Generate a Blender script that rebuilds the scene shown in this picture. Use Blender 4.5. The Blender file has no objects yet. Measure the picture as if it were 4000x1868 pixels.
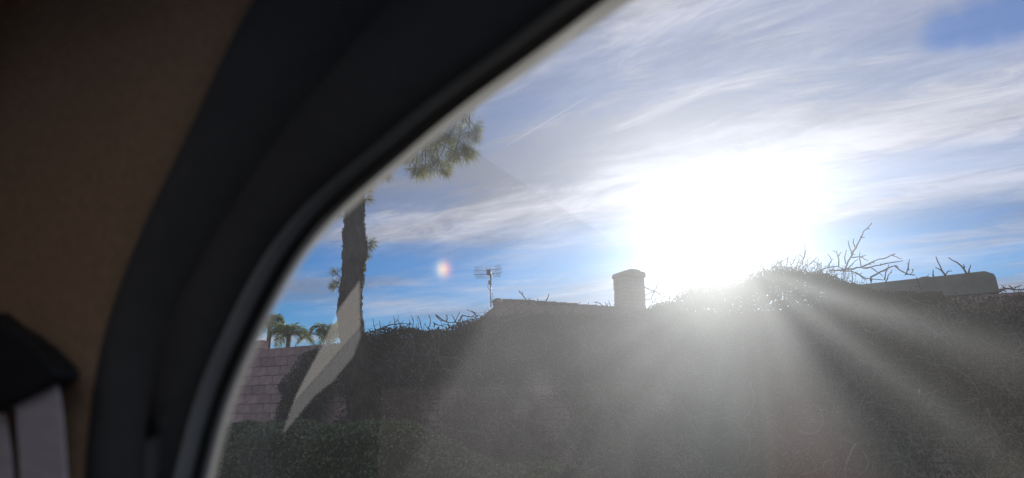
import bpy, bmesh, math, random
import numpy as np
from mathutils import Vector, Matrix
R = math.radians
random.seed(4); rng = np.random.default_rng(11)
sc = bpy.context.scene
COL = sc.collection

# ------------------------------------------------------------------ camera
EYE = np.array([0.0, 0.0, 1.25])
PITCH = 15.0
FPX = 2830.0                                   # focal length in pixels of the 4000 px wide photograph
cd = bpy.data.cameras.new('camera'); cam = bpy.data.objects.new('camera', cd); COL.objects.link(cam)
cam.location = EYE; cam.rotation_euler = (R(90 + PITCH), 0, 0)
cd.sensor_width = 36; cd.lens = 36 * FPX / 4000
cd.clip_start = 0.02; cd.clip_end = 3000
cd.dof.use_dof = True; cd.dof.focus_distance = 12.0; cd.dof.aperture_fstop = 3.4
sc.camera = cam

def ray(px, py):
    c, s = math.cos(R(PITCH)), math.sin(R(PITCH))
    u = (px - 2000) / FPX; v = (934 - py) / FPX
    return np.array([u, c - v * s, s + v * c])

SUN = ray(2815, 1015); SUN /= np.linalg.norm(SUN)
SUN_EL = math.asin(SUN[2]); SUN_AZ = math.atan2(SUN[0], SUN[1])

# ------------------------------------------------------------------ small node language
class NT:
    def __init__(s, tree): s.t = tree; s.n = tree.nodes; s.l = tree.links
    def node(s, typ, **kw):
        n = s.n.new(typ)
        for k, v in kw.items(): setattr(n, k, v)
        return n
    def put(s, sock, v):
        if hasattr(v, 'is_linked') or isinstance(v, bpy.types.NodeSocket): s.l.new(v, sock)
        else: sock.default_value = v
    def m(s, op, a, b=0.0, c=0.0, clamp=False):
        n = s.node('ShaderNodeMath', operation=op, use_clamp=clamp)
        s.put(n.inputs[0], a); s.put(n.inputs[1], b); s.put(n.inputs[2], c)
        return n.outputs[0]
    def vm(s, op, a, b=(0, 0, 0)):
        n = s.node('ShaderNodeVectorMath', operation=op)
        s.put(n.inputs[0], a); s.put(n.inputs[1], b)
        return n.outputs['Value'] if op in ('DOT_PRODUCT', 'LENGTH', 'DISTANCE') else n.outputs[0]
    def xyz(s, x, y, z):
        n = s.node('ShaderNodeCombineXYZ')
        for i, v in enumerate((x, y, z)): s.put(n.inputs[i], v)
        return n.outputs[0]
    def sep(s, v):
        n = s.node('ShaderNodeSeparateXYZ'); s.put(n.inputs[0], v); return n.outputs
    def noise(s, vec, scale=1.0, detail=5.0, rough=0.55, dist=0.0, lac=2.0):
        n = s.node('ShaderNodeTexNoise'); s.put(n.inputs['Vector'], vec)
        n.inputs['Scale'].default_value = scale; n.inputs['Detail'].default_value = detail
        n.inputs['Roughness'].default_value = rough; n.inputs['Distortion'].default_value = dist
        n.inputs['Lacunarity'].default_value = lac
        return n.outputs['Fac']
    def step(s, v, lo, hi, a=0.0, b=1.0):
        n = s.node('ShaderNodeMapRange', interpolation_type='SMOOTHSTEP', clamp=True)
        s.put(n.inputs[0], v); s.put(n.inputs[1], lo); s.put(n.inputs[2], hi); s.put(n.inputs[3], a); s.put(n.inputs[4], b)
        return n.outputs[0]
    def mix(s, f, a, b, mode='MIX'):
        n = s.node('ShaderNodeMix', data_type='RGBA', blend_type=mode)
        s.put(n.inputs[0], f)
        for i, v in ((6, a), (7, b)):
            if isinstance(v, bpy.types.NodeSocket): s.l.new(v, n.inputs[i])
            else: n.inputs[i].default_value = (*v[:3], 1)
        return n.outputs[2]
    def scale(s, col, k):
        n = s.node('ShaderNodeVectorMath', operation='SCALE'); s.put(n.inputs[0], col); s.put(n.inputs['Scale'], k)
        return n.outputs[0]
    def ramp(s, v, stops):
        n = s.node('ShaderNodeValToRGB'); s.put(n.inputs[0], v)
        e = n.color_ramp.elements
        e[0].position, e[0].color = stops[0][0], (*stops[0][1], 1)
        e[1].position, e[1].color = stops[-1][0], (*stops[-1][1], 1)
        for p, c in stops[1:-1]:
            k = e.new(p); k.color = (*c, 1)
        return n.outputs[0]

# ------------------------------------------------------------------ sky
W = bpy.data.worlds.new('World'); sc.world = W; W.use_nodes = True
t = NT(W.node_tree); W.node_tree.nodes.clear()
SKY_STRENGTH = 0.1
sky = t.node('ShaderNodeTexSky', sky_type='NISHITA'); sky.sun_disc = False
sky.sun_elevation = SUN_EL; sky.sun_rotation = SUN_AZ
sky.air_density = 1.0; sky.dust_density = 0.2; sky.ozone_density = 3.0
D = t.node('ShaderNodeTexCoord').outputs['Generated']
D = t.vm('NORMALIZE', D)
x, y, z = t.sep(D)
zc = t.m('ADD', t.m('MAXIMUM', z, 0.0), 0.07)
U = t.m('DIVIDE', x, zc); V = t.m('DIVIDE', y, zc)
ph = R(-33)
A_ = t.m('ADD', t.m('MULTIPLY', U, math.cos(ph)), t.m('MULTIPLY', V, math.sin(ph)))
B_ = t.m('ADD', t.m('MULTIPLY', U, -math.sin(ph)), t.m('MULTIPLY', V, math.cos(ph)))
warp = t.m('MULTIPLY', t.m('SUBTRACT', t.noise(t.xyz(U, V, 0.0), 0.6, 2), 0.5), 0.4)
Bw = t.m('ADD', B_, warp)
big = t.noise(t.xyz(t.m('MULTIPLY', A_, 0.45), t.m('MULTIPLY', Bw, 1.5), 3.1), 1.0, 9, 0.55)
shade = t.noise(t.xyz(t.m('MULTIPLY', A_, 0.55), t.m('MULTIPLY', Bw, 1.5), 9.7), 1.0, 9, 0.60, 0.2)
wisp = t.noise(t.xyz(t.m('MULTIPLY', A_, 2.6), t.m('MULTIPLY', Bw, 6.0), 5.0), 1.0, 10, 0.68, 1.1)
# long flat streaks low over the horizon
az = t.m('ARCTAN2', x, y)
low = t.noise(t.xyz(t.m('MULTIPLY', az, 2.6), t.m('ADD', t.m('MULTIPLY', z, 26.0), t.m('MULTIPLY', az, -1.6)), 1.7), 1.0, 7, 0.5, 0.35)
hole = None
for hx, hy, hr in ((3700, 120, .030), (3820, 95, .036), (3950, 60, .034)):
    HO = ray(hx, hy); HO /= np.linalg.norm(HO)
    h_ = t.m('EXPONENT', t.m('MULTIPLY', t.m('POWER', t.m('DIVIDE', t.m('ARCCOSINE', t.vm('DOT_PRODUCT', D, tuple(HO))), hr), 2.0), -1.0))
    hole = h_ if hole is None else t.m('MAXIMUM', hole, h_)
hole = t.step(t.m('ADD', hole, t.m('MULTIPLY', t.m('SUBTRACT', wisp, 0.5), 1.3)), 0.10, 0.90, 0.0, 0.88)
lowmask = t.step(z, 0.215, 0.31, 1.0, 0.0)
cover_hi = t.step(t.m('ADD', t.m('SUBTRACT', big, t.m('MULTIPLY', hole, 0.5)), t.m('MULTIPLY', wisp, 0.34)), 0.42, 0.72)
cover_lo = t.step(t.m('ADD', low, t.m('MULTIPLY', wisp, 0.16)), 0.45, 0.80, 0.05, 0.92)
veil = t.m('MULTIPLY', t.m('SUBTRACT', 1.0, hole), 0.74)
cover_hi = t.m('MAXIMUM', cover_hi, t.m('MULTIPLY', veil, t.step(big, 0.25, 0.5, 0.6, 1.0)))
cover = t.m('ADD', t.m('MULTIPLY', cover_lo, lowmask), t.m('MULTIPLY', cover_hi, t.m('SUBTRACT', 1.0, lowmask)))
# cloud light: veil cloud, brighter where it is thin towards the sun (forward scattering in ice crystals)
ca = t.vm('DOT_PRODUCT', D, tuple(SUN))
ang = t.m('ARCCOSINE', t.m('MINIMUM', ca, 1.0))
fwd = t.m('EXPONENT', t.m('MULTIPLY', ang, -1 / 0.33))
bright = t.step(t.m('ADD', t.m('MULTIPLY', shade, 0.8), t.m('MULTIPLY', wisp, 0.25)), 0.41, 0.64)
ccol = t.mix(bright, (0.27, 0.30, 0.40), (0.71, 0.72, 0.82))
ccol = t.scale(ccol, t.m('ADD', 0.86, t.m('MULTIPLY', fwd, .5)))
sk = t.scale(sky.outputs[0], SKY_STRENGTH)
hs = t.node('ShaderNodeHueSaturation'); hs.inputs['Saturation'].default_value = 1.5; hs.inputs['Value'].default_value = 1.0
t.l.new(sk, hs.inputs['Color']); skc = t.mix(1.0, hs.outputs[0], (0.50, 0.80, 1.12), 'MULTIPLY')
col = t.mix(cover, skc, ccol)
aur = t.m('ADD', t.m('MULTIPLY', t.m('EXPONENT', t.m('MULTIPLY', ang, -1 / 0.06)), 1.4),
          t.m('ADD', t.m('MULTIPLY', fwd, 0.10), t.m('MULTIPLY', t.m('EXPONENT', t.m('MULTIPLY', ang, -1 / 0.13)), 0.55)))
col = t.vm('ADD', col, t.scale((1.0, 0.98, 0.94), aur))
# the mock sun 22 degrees left of the sun
SD = ray(1728, 1052); SD /= np.linalg.norm(SD)
dsd = t.m('ARCCOSINE', t.m('MINIMUM', t.vm('DOT_PRODUCT', D, tuple(SD)), 1.0))
gsd = t.m('EXPONENT', t.m('MULTIPLY', t.m('POWER', t.m('DIVIDE', dsd, 0.0105), 2.0), -1.0))
a0 = math.acos(float(SD @ SUN))
rsd = t.ramp(t.m('DIVIDE', t.m('SUBTRACT', ang, a0 - 0.02), 0.05), [(0.0, (0.0, 0, 0)), (0.15, (1.0, .15, .0)), (0.34, (1.1, .48, .0)), (0.5, (.7, .55, .2)), (0.6, (.3, .3, .26)), (1.0, (.12, .14, .14))])
col = t.vm('ADD', col, t.scale(rsd, gsd))
# contrail
c1, c2 = ray(1970, 575), ray(2310, 370); c1 /= np.linalg.norm(c1); c2 /= np.linalg.norm(c2)
cn = np.cross(c1, c2); cn /= np.linalg.norm(cn); cm = (c1 + c2); cm /= np.linalg.norm(cm)
off = t.m('ABSOLUTE', t.vm('DOT_PRODUCT', D, tuple(cn)))
cl = t.m('MULTIPLY', t.step(off, 0.0003, 0.0016, 1.0, 0.0), t.step(t.vm('DOT_PRODUCT', D, tuple(cm)), float(c1 @ cm) - .001, float(c1 @ cm) + .002))
col = t.vm('ADD', col, t.scale((.09, .09, .085), cl))
bg = t.node('ShaderNodeBackground'); t.l.new(t.scale(col, 1 / SKY_STRENGTH), bg.inputs[0]); bg.inputs[1].default_value = SKY_STRENGTH
wo = t.node('ShaderNodeOutputWorld'); t.l.new(bg.outputs[0], wo.inputs[0])
W.cycles.sampling_method = 'MANUAL'; W.cycles.sample_map_resolution = 1024

# ------------------------------------------------------------------ sun, exposure
sd = bpy.data.lights.new('sun', 'SUN'); sd.energy = 4.5; sd.angle = R(0.55); sd.color = (1.0, 0.95, 0.88)
so = bpy.data.objects.new('sun', sd); COL.objects.link(so)
so.rotation_euler = Vector(SUN).to_track_quat('Z', 'Y').to_euler(); so.location = (6, 20, 12)
vs = sc.view_settings; vs.view_transform = 'Standard'; vs.look = 'None'; vs.gamma = 1; vs.use_curve_mapping = False; vs.exposure = 0.0
sc.cycles.max_bounces = 8; sc.cycles.transparent_max_bounces = 32; sc.cycles.diffuse_bounces = 4
sc.cycles.use_denoising = True; sc.cycles.caustics_reflective = False; sc.cycles.caustics_refractive = False
sc.cycles.sample_clamp_indirect = 6.0

# ------------------------------------------------------------------ mesh helpers
class MB:
    """collects tubes, boxes and polygons; build() links them as one mesh object"""
    def __init__(s): s.v = []; s.f = []
    def add(s, V, F):
        o = len(s.v); s.v += [tuple(map(float, p)) for p in V]; s.f += [tuple(i + o for i in f) for f in F]
    def box(s, lo, hi, fr=None):
        a, b = lo, hi
        V = [(x, y, z) for z in (a[2], b[2]) for y in (a[1], b[1]) for x in (a[0], b[0])]
        if fr is not None: V = [fr(p) for p in V]
        s.add(V, [(0, 2, 3, 1), (4, 5, 7, 6), (0, 1, 5, 4), (2, 6, 7, 3), (0, 4, 6, 2), (1, 3, 7, 5)])
    def tube(s, P, r, n=5, cap=True):
        P = np.asarray(P, float); k = len(P)
        r = np.broadcast_to(np.asarray(r, float), (k,))
        T = np.gradient(P, axis=0); T /= np.linalg.norm(T, axis=1)[:, None] + 1e-9
        ref = np.array([0, 0, 1.0]) if abs(T[0][2]) < .9 else np.array([1.0, 0, 0])
        o = len(s.v)
        N = None
        for i in range(k):
            N = (np.cross(T[i], ref) if N is None else N - T[i] * (N @ T[i])); N = N / (np.linalg.norm(N) + 1e-9)
            Bn = np.cross(T[i], N)
            for j in range(n):
                a = 2 * math.pi * j / n
                s.v.append(tuple(P[i] + r[i] * (math.cos(a) * N + math.sin(a) * Bn)))
        for i in range(k - 1):
            for j in range(n):
                j2 = (j + 1) % n
                s.f.append((o + i * n + j, o + i * n + j2, o + (i + 1) * n + j2, o + (i + 1) * n + j))
        if cap:
            s.f.append(tuple(o + j for j in range(n))[::-1]); s.f.append(tuple(o + (k - 1) * n + j for j in range(n)))
    def mesh(s, name, mat, smooth=False):
        me = bpy.data.meshes.new(name); me.from_pydata(s.v, [], s.f)
        bm = bmesh.new(); bm.from_mesh(me); bmesh.ops.recalc_face_normals(bm, faces=bm.faces); bm.to_mesh(me); bm.free()
        me.materials.append(mat)
        if smooth: me.polygons.foreach_set('use_smooth', [True] * len(me.polygons))
        me.update(); return me
    def build(s, name, mat, parent=None, smooth=False, **kw):
        return link(name, s.mesh(name, mat, smooth), parent, **kw)

def link(name, me, parent=None, **kw):
    o = bpy.data.objects.new(name, me); COL.objects.link(o)
    if parent is not None: o.parent = parent
    for k, v in kw.items(): o[k] = v
    return o
def empty(name, loc, label, cat, group=None, rotz=0.0):
    o = bpy.data.objects.new(name, None); COL.objects.link(o); o.location = loc; o.rotation_euler.z = rotz
    o.empty_display_size = .2
    o['label'] = label; o['category'] = cat
    if group: o['group'] = group
    return o
def fastmesh(name, V, k, mat, tint=None):
    """V: (n*k, 3) corners of n k-gons"""
    n = len(V) // k
    me = bpy.data.meshes.new(name)
    me.vertices.add(n * k); me.vertices.foreach_set('co', np.ascontiguousarray(V, dtype=np.float32).ravel())
    me.loops.add(n * k); me.loops.foreach_set('vertex_index', np.arange(n * k, dtype=np.int32))
    me.polygons.add(n); me.polygons.foreach_set('loop_start', np.arange(0, n * k, k, dtype=np.int32))
    try: me.polygons.foreach_set('loop_total', np.full(n, k, dtype=np.int32))
    except Exception: pass
    me.update(calc_edges=True)
    if tint is not None:
        at = me.attributes.new('tint', 'FLOAT', 'FACE'); at.data.foreach_set('value', np.asarray(tint, dtype=np.float32))
    me.materials.append(mat); return me
def unit(v): return v / (np.linalg.norm(v, axis=-1, keepdims=True) + 1e-9)
def leaves(P, L, Wd, nrm=None, spread=1.0, axis=None, aspread=1.0, kite=0.0):
    """rhombus leaves at P; nrm: preferred face normal, axis: preferred tip direction"""
    n = len(P)
    N = rng.normal(size=(n, 3)) * spread + (0 if nrm is None else nrm); N = unit(N)
    T = rng.normal(size=(n, 3)) * aspread + (0 if axis is None else axis)
    T = unit(T - N * (T * N).sum(1)[:, None]); B = np.cross(N, T)
    L = np.broadcast_to(L, (n,))[:, None]; Wd = np.broadcast_to(Wd, (n,))[:, None]
    V = np.stack([P - T * L * .5, P + B * Wd * .5 - T * L * kite + N * Wd * .18, P + T * L * .5, P - B * Wd * .5 - T * L * kite + N * Wd * .18], 1)
    return V.reshape(-1, 3)

def vnoise(P, scale, seed=0):
    """smooth value noise in numpy, 0..1, for (n,2) or (n,3) points"""
    P = np.asarray(P, float) * scale; P = np.pad(P, ((0, 0), (0, 3 - P.shape[1])))
    I = np.floor(P).astype(np.int64); Fr = P - I; Fr = Fr * Fr * (3 - 2 * Fr)
    def h(i, j, k):
        q = (i * 374761393 + j * 668265263 + k * 2147483647 + seed * 1274126177) & 0xffffffff
        q = ((q ^ (q >> 13)) * 1274126177) & 0xffffffff
        return ((q ^ (q >> 16)) & 0xffff) / 65535.0
    out = 0
    for a in (0, 1):
        for b in (0, 1):
            for c in (0, 1):
                w = (Fr[:, 0] if a else 1 - Fr[:, 0]) * (Fr[:, 1] if b else 1 - Fr[:, 1]) * (Fr[:, 2] if c else 1 - Fr[:, 2])
                out = out + w * h(I[:, 0] + a, I[:, 1] + b, I[:, 2] + c)
    return out
def fbm(P, scale, seed=0, o=3): return sum(vnoise(P, scale * 2 ** i, seed + i) * .5 ** i for i in range(o)) / sum(.5 ** i for i in range(o))

# ------------------------------------------------------------------ materials
def mat(name, base, rough=0.7, var=0.25, scale=6.0, bump=0.0, bscale=40.0, spec=0.3, metal=0.0, objrand=0.0, stretch=(1, 1, 1), tint2=None):
    m = bpy.data.materials.new(name); m.use_nodes = True; nt = NT(m.node_tree)
    b = m.node_tree.nodes['Principled BSDF']
    co = nt.node('ShaderNodeTexCoord').outputs['Object']
    cs = nt.vm('MULTIPLY', co, stretch)
    f = nt.noise(cs, scale, 6, 0.6)
    dark = tuple(c * (1 - var) for c in base); lite = tuple(min(1, c * (1 + var)) for c in (tint2 or base))
    c = nt.mix(nt.step(f, 0.3, 0.7), dark, lite)
    if objrand:
        oi = nt.node('ShaderNodeObjectInfo').outputs['Random']
        c = nt.scale(c, nt.m('ADD', 1 - objrand, nt.m('MULTIPLY', oi, 2 * objrand)))
    nt.l.new(c, b.inputs['Base Color'])
    b.inputs['Roughness'].default_value = rough; b.inputs['Metallic'].default_value = metal
    b.inputs['Specular IOR Level'].default_value = spec
    if bump:
        bp = nt.node('ShaderNodeBump'); bp.inputs['Strength'].default_value = bump; bp.inputs['Distance'].default_value = 0.01
        nt.l.new(nt.noise(cs, bscale, 6, 0.65), bp.inputs['Height']); nt.l.new(bp.outputs[0], b.inputs['Normal'])
    return m
def leafmat(name, c1, c2, trans=0.4, rough=0.5, spec=0.3):
    m = bpy.data.materials.new(name); m.use_nodes = True; nt = NT(m.node_tree); nt.n.clear()
    a = nt.node('ShaderNodeAttribute', attribute_name='tint').outputs['Fac']
    c = nt.mix(a, c1, c2)
    p = nt.node('ShaderNodeBsdfPrincipled'); nt.l.new(c, p.inputs['Base Color']); p.inputs['Roughness'].default_value = rough
    p.inputs['Specular IOR Level'].default_value = spec
    tr = nt.node('ShaderNodeBsdfTranslucent'); nt.l.new(nt.scale(c, 1.4), tr.inputs[0])
    mx = nt.node('ShaderNodeMixShader'); mx.inputs[0].default_value = trans
    nt.l.new(p.outputs[0], mx.inputs[1]); nt.l.new(tr.outputs[0], mx.inputs[2])
    nt.l.new(mx.outputs[0], nt.node('ShaderNodeOutputMaterial').inputs[0])
    return m
M = dict(
    block=mat('pink_concrete_block', (.50, .335, .31), .9, .15, 7, .5, 60, .2, objrand=.16),
    mortar=mat('grey_mortar', (.12, .095, .09), .95, .2, 9, .5, 70, .1),
    plaster=mat('grey_plaster', (.27, .25, .22), .9, .2, 3, .3, 60, .2),
    soil=mat('dry_soil', (.14, .10, .07), .95, .3, 2, .6, 20, .1),
    asphalt=mat('asphalt', (.05, .05, .052), .9, .3, 8, .4, 150, .2),
    concrete=mat('kerb_concrete', (.34, .33, .31), .9, .15, 3, .3, 60, .2),
    bark=mat('pine_bark', (.075, .055, .043), .95, .55, 9, 1.0, 26, .1, stretch=(1.6, 1.6, .5)),
    twig=mat('bare_twig', (.21, .18, .155), .85, .35, 12, .3, 80, .2),
    twigdark=mat('dark_twig', (.10, .08, .07), .9, .3, 12, .3, 80, .2),
    tile=mat('clay_roof_tile', (.13, .095, .08), .85, .25, 5, .4, 50, .2, objrand=.2),
    stucco=mat('house_stucco', (.45, .40, .34), .9, .1, 4, .3, 90, .2),
    chim=mat('chimney_block', (.30, .24, .20), .9, .2, 5, .4, 60, .2, objrand=.12),
    steel=mat('galvanised_steel', (.20, .20, .21), .5, .2, 8, .0, 1, .5, metal=.3),
    greybox=mat('grey_plastic_box', (.42, .42, .41), .6, .08, 5, 0, 1, .4),
    wood=mat('wood_fascia', (.12, .09, .07), .8, .2, 5, .2, 40, .2),
    glassdark=mat('dark_window_glass', (.03, .035, .04), .1, .1, 2, 0, 1, .6),
    palmtrunk=mat('palm_trunk', (.17, .15, .12), .95, .3, 6, .6, 20, .1),
    trim_black=mat('black_door_trim', (.098, .092, .088), .75, .06, 60, .25, 400, .3),
    trim_fabric=mat('brown_pillar_fabric', (.44, .27, .165), .95, .14, 160, .35, 500, .1),
    rubber=mat('black_rubber', (.012, .012, .013), .6, .2, 40, .1, 200, .3),
    trim_grey=mat('satin_grey_trim', (.34, .33, .32), .45, .08, 20, .05, 100, .5),
    strap=mat('grey_belt_webbing', (.80, .71, .73), .8, .08, 30, .4, 600, .2, stretch=(1, 1, 6)),
    anchor=mat('black_belt_anchor', (.022, .022, .024), .6, .2, 30, .1, 200, .35),
    paint=mat('silver_car_paint', (.30, .31, .33), .3, .04, 20, 0, 1, .5, metal=.5),
    carpet=mat('dark_car_carpet', (.05, .045, .042), .95, .3, 40, .5, 300, .1),
    card=mat('white_card', (.80, .79, .77), .7, .03, 4, 0, 1, .3),
    cardback=mat('grey_card', (.46, .47, .49), .7, .03, 4, 0, 1, .3),
    needle=leafmat('pine_needle', (.05, .065, .02), (.32, .31, .10), .55),
    palmleaf=leafmat('palm_leaflet', (.07, .10, .03), (.26, .28, .09), .5),
    hedge=leafmat('hedge_leaf', (.035, .06, .022), (.16, .20, .075), .25, .35, .5),
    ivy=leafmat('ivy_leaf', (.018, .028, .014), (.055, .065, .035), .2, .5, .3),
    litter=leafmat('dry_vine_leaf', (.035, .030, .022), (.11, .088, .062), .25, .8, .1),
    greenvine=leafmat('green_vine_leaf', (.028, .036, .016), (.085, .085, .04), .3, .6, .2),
    paleleaf=mat('pale_dry_leaf', (.55, .52, .46), .8, .1, 30),
)
def film_mat():
    m = bpy.data.materials.new('milky_edge_strip'); m.use_nodes = True; nt = NT(m.node_tree); nt.n.clear()
    tr = nt.node('ShaderNodeBsdfTransparent'); tl = nt.node('ShaderNodeBsdfTranslucent'); tl.inputs[0].default_value = (.40, .40, .385, 1)
    df = nt.node('ShaderNodeBsdfDiffuse'); df.inputs[0].default_value = (.4, .4, .4, 1)
    a = nt.node('ShaderNodeMixShader'); a.inputs[0].default_value = .3; nt.l.new(tl.outputs[0], a.inputs[1]); nt.l.new(df.outputs[0], a.inputs[2])
    zz = nt.sep(nt.node('ShaderNodeTexCoord').outputs['Object'])[2]
    b = nt.node('ShaderNodeMixShader'); nt.l.new(nt.step(zz, 1.34, 1.56, .14, .74), b.inputs[0]); nt.l.new(tr.outputs[0], b.inputs[1]); nt.l.new(a.outputs[0], b.inputs[2])  # opacity rises towards the roof to make the strip brighter there
    nt.l.new(b.outputs[0], nt.node('ShaderNodeOutputMaterial').inputs[0]); return m
M['film'] = film_mat()
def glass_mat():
    """clear tinted car glass with a dusty film scattering the low sun; glare rays are painted into its density"""
    m = bpy.data.materials.new('dusty_glare_glass'); m.use_nodes = True; nt = NT(m.node_tree); nt.n.clear()
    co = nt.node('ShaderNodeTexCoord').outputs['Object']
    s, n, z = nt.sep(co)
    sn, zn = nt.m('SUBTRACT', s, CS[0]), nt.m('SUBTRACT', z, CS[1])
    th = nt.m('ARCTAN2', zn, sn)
    # glare rays painted into the film density, running out from the sun's spot
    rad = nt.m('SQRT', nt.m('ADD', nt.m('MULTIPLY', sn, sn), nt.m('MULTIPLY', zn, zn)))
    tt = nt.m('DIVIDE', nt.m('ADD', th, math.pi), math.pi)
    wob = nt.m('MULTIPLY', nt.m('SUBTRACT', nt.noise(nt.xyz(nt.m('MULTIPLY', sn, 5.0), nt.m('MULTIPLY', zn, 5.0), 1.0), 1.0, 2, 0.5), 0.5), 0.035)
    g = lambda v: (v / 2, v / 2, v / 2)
    glare_fan = nt.m('MULTIPLY', 2.0, nt.ramp(nt.m('ADD', tt, wob), [(0, g(1.1)), (.10, g(1.3)), (.20, g(1.2)), (.30, g(1.1)), (.42, g(1.0)), (.485, g(.96)), (.502, g(1.03)), (.525, g(.95)), (.59, g(1.12)), (.64, g(.9)), (.69, g(.5)), (.725, g(.68)), (.755, g(1.05)), (.785, g(.65)), (.81, g(.6)), (.861, g(1.3)), (.90, g(.6)), (.95, g(.5)), (1, g(1.1))]))
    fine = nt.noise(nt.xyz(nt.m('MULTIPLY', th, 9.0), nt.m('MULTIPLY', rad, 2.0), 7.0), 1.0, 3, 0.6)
    glare_fan = nt.m('MULTIPLY', glare_fan, nt.step(fine, 0.3, 0.7, 0.97, 1.03))
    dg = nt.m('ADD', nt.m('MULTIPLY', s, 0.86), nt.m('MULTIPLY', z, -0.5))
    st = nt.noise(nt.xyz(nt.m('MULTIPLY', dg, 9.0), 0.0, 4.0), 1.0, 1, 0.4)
    st = nt.step(st, 0.44, 0.54, 0.75, 1.25)  # diagonal light beams painted as bands of denser film
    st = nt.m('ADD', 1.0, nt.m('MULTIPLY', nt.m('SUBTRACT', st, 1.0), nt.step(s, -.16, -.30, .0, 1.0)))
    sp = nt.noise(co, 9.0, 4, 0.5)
    dust_glare = nt.m('MULTIPLY', nt.m('MULTIPLY', glare_fan, st), nt.step(sp, 0.2, 0.8, 0.8, 1.2))
    tint = nt.ramp(nt.m('ADD', tt, wob), [(0, (.94, .94, 1.0)), (.3, (.90, .93, 1.0)), (.42, (.87, .95, 1.0)), (.48, (.94, .95, .95)), (.505, (1.0, .82, .78)), (.54, (1.0, .68, .68)), (.60, (1.0, .68, .70)), (.68, (.84, .96, .98)), (.72, (.90, .97, .90)), (.8, (1.0, .97, .90)), (1.0, (.93, .94, 1.0))])  # pink and cyan glare colours painted into the scatter
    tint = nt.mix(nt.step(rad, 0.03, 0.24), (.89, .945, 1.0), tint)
    glare_fan = nt.m('ADD', 1.0, nt.m('MULTIPLY', nt.m('SUBTRACT', glare_fan, 1.0), nt.step(rad, 0.0, 0.09, 0.35, 1.0)))
    dust_glare = nt.m('MULTIPLY', nt.m('MULTIPLY', glare_fan, st), nt.step(sp, 0.2, 0.8, 0.8, 1.2))
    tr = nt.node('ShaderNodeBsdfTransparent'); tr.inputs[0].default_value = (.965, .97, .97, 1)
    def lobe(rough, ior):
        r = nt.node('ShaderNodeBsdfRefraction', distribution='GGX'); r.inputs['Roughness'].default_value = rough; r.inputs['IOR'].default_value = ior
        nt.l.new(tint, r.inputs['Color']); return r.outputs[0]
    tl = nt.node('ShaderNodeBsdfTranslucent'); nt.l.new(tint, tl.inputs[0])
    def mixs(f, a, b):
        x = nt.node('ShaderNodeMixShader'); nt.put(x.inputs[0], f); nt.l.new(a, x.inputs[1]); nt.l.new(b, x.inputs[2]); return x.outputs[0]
    sh = mixs(nt.m('MULTIPLY', dust_glare, DUST[0]), tr.outputs[0], lobe(DUST[1], DUST[2]))
    sh = mixs(nt.m('MULTIPLY', dust_glare, DUST[3]), sh, lobe(DUST[4], DUST[5]))
    sh = mixs(nt.m('MULTIPLY', dust_glare, DUST[6]), sh, tl.outputs[0])
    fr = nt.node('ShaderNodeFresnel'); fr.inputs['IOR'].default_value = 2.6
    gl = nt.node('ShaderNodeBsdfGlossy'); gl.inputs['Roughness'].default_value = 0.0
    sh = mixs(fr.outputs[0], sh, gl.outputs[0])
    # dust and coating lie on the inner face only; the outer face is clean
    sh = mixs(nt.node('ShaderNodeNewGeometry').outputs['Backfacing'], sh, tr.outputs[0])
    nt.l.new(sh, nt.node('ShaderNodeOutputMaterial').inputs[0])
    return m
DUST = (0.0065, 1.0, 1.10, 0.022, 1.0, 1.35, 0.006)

# ------------------------------------------------------------------ ground
def sheet(name, pts, z, m):
    mb = MB(); mb.add([(px, py, z) for px, py in pts], [tuple(range(len(pts)))]); return mb.build(name, m, kind='structure')
sheet('ground', [(-900, -900), (900, -900), (900, 900), (-900, 900)], -0.06, M['soil'])
# garden wall line, in world metres
WA = np.array([-5.8, 16.6]); WB = np.array([6.78, 9.69]); WU = (WB - WA) / np.linalg.norm(WB - WA); WM = np.array([WU[1], -WU[0]])
def wp(q, w, z): p = WA + WU * q + WM * w; return (p[0], p[1], z)
def wps(q, w, z): p = WA[None] + WU[None] * np.asarray(q)[:, None] + WM[None] * np.asarray(w)[:, None]; return np.concatenate([p, np.asarray(z)[:, None]], 1)
def onwall(px, py, w=0.0):
    d = ray(px, py); tt = (WM @ WA + w) / (WM @ d[:2]); P = tt * d
    return float(WU @ (P[:2] - WA)), float(P[2] + EYE[2])
def strip(name, q0, q1, w0, w1, z, m): sheet(name, [wp(q0, w0, 0)[:2], wp(q1, w0, 0)[:2], wp(q1, w1, 0)[:2], wp(q0, w1, 0)[:2]], z, m)
strip('planting_bed', -60, 60, -30, 4.4, 0.05, M['soil'])
kb = MB(); kb.box((-60, 4.4, -.05), (60, 4.58, .12), lambda p: wp(*p)); kb.build('kerb', M['concrete'], kind='structure')
strip('road', -60, 60, 4.58, 13.5, 0.0, M['asphalt'])

# ------------------------------------------------------------------ block wall
CH = 0.2033; BL = 0.406; TOPZ = 3.10; NC = 15
wall = empty('block_wall', wp(6, 0, 0), 'long pink concrete block garden wall with a stepped top, vines hanging over it', 'wall')
winv = Matrix.Translation(wall.location).inverted()
def wfr(p): a = wp(*p); return (a[0] - wall.location.x, a[1] - wall.location.y, a[2])
mb = MB(); mb.box((-12, -.175, .0), (20, -.025, TOPZ - .02), wfr); mb.build('mortar', M['mortar'], wall)
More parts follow.
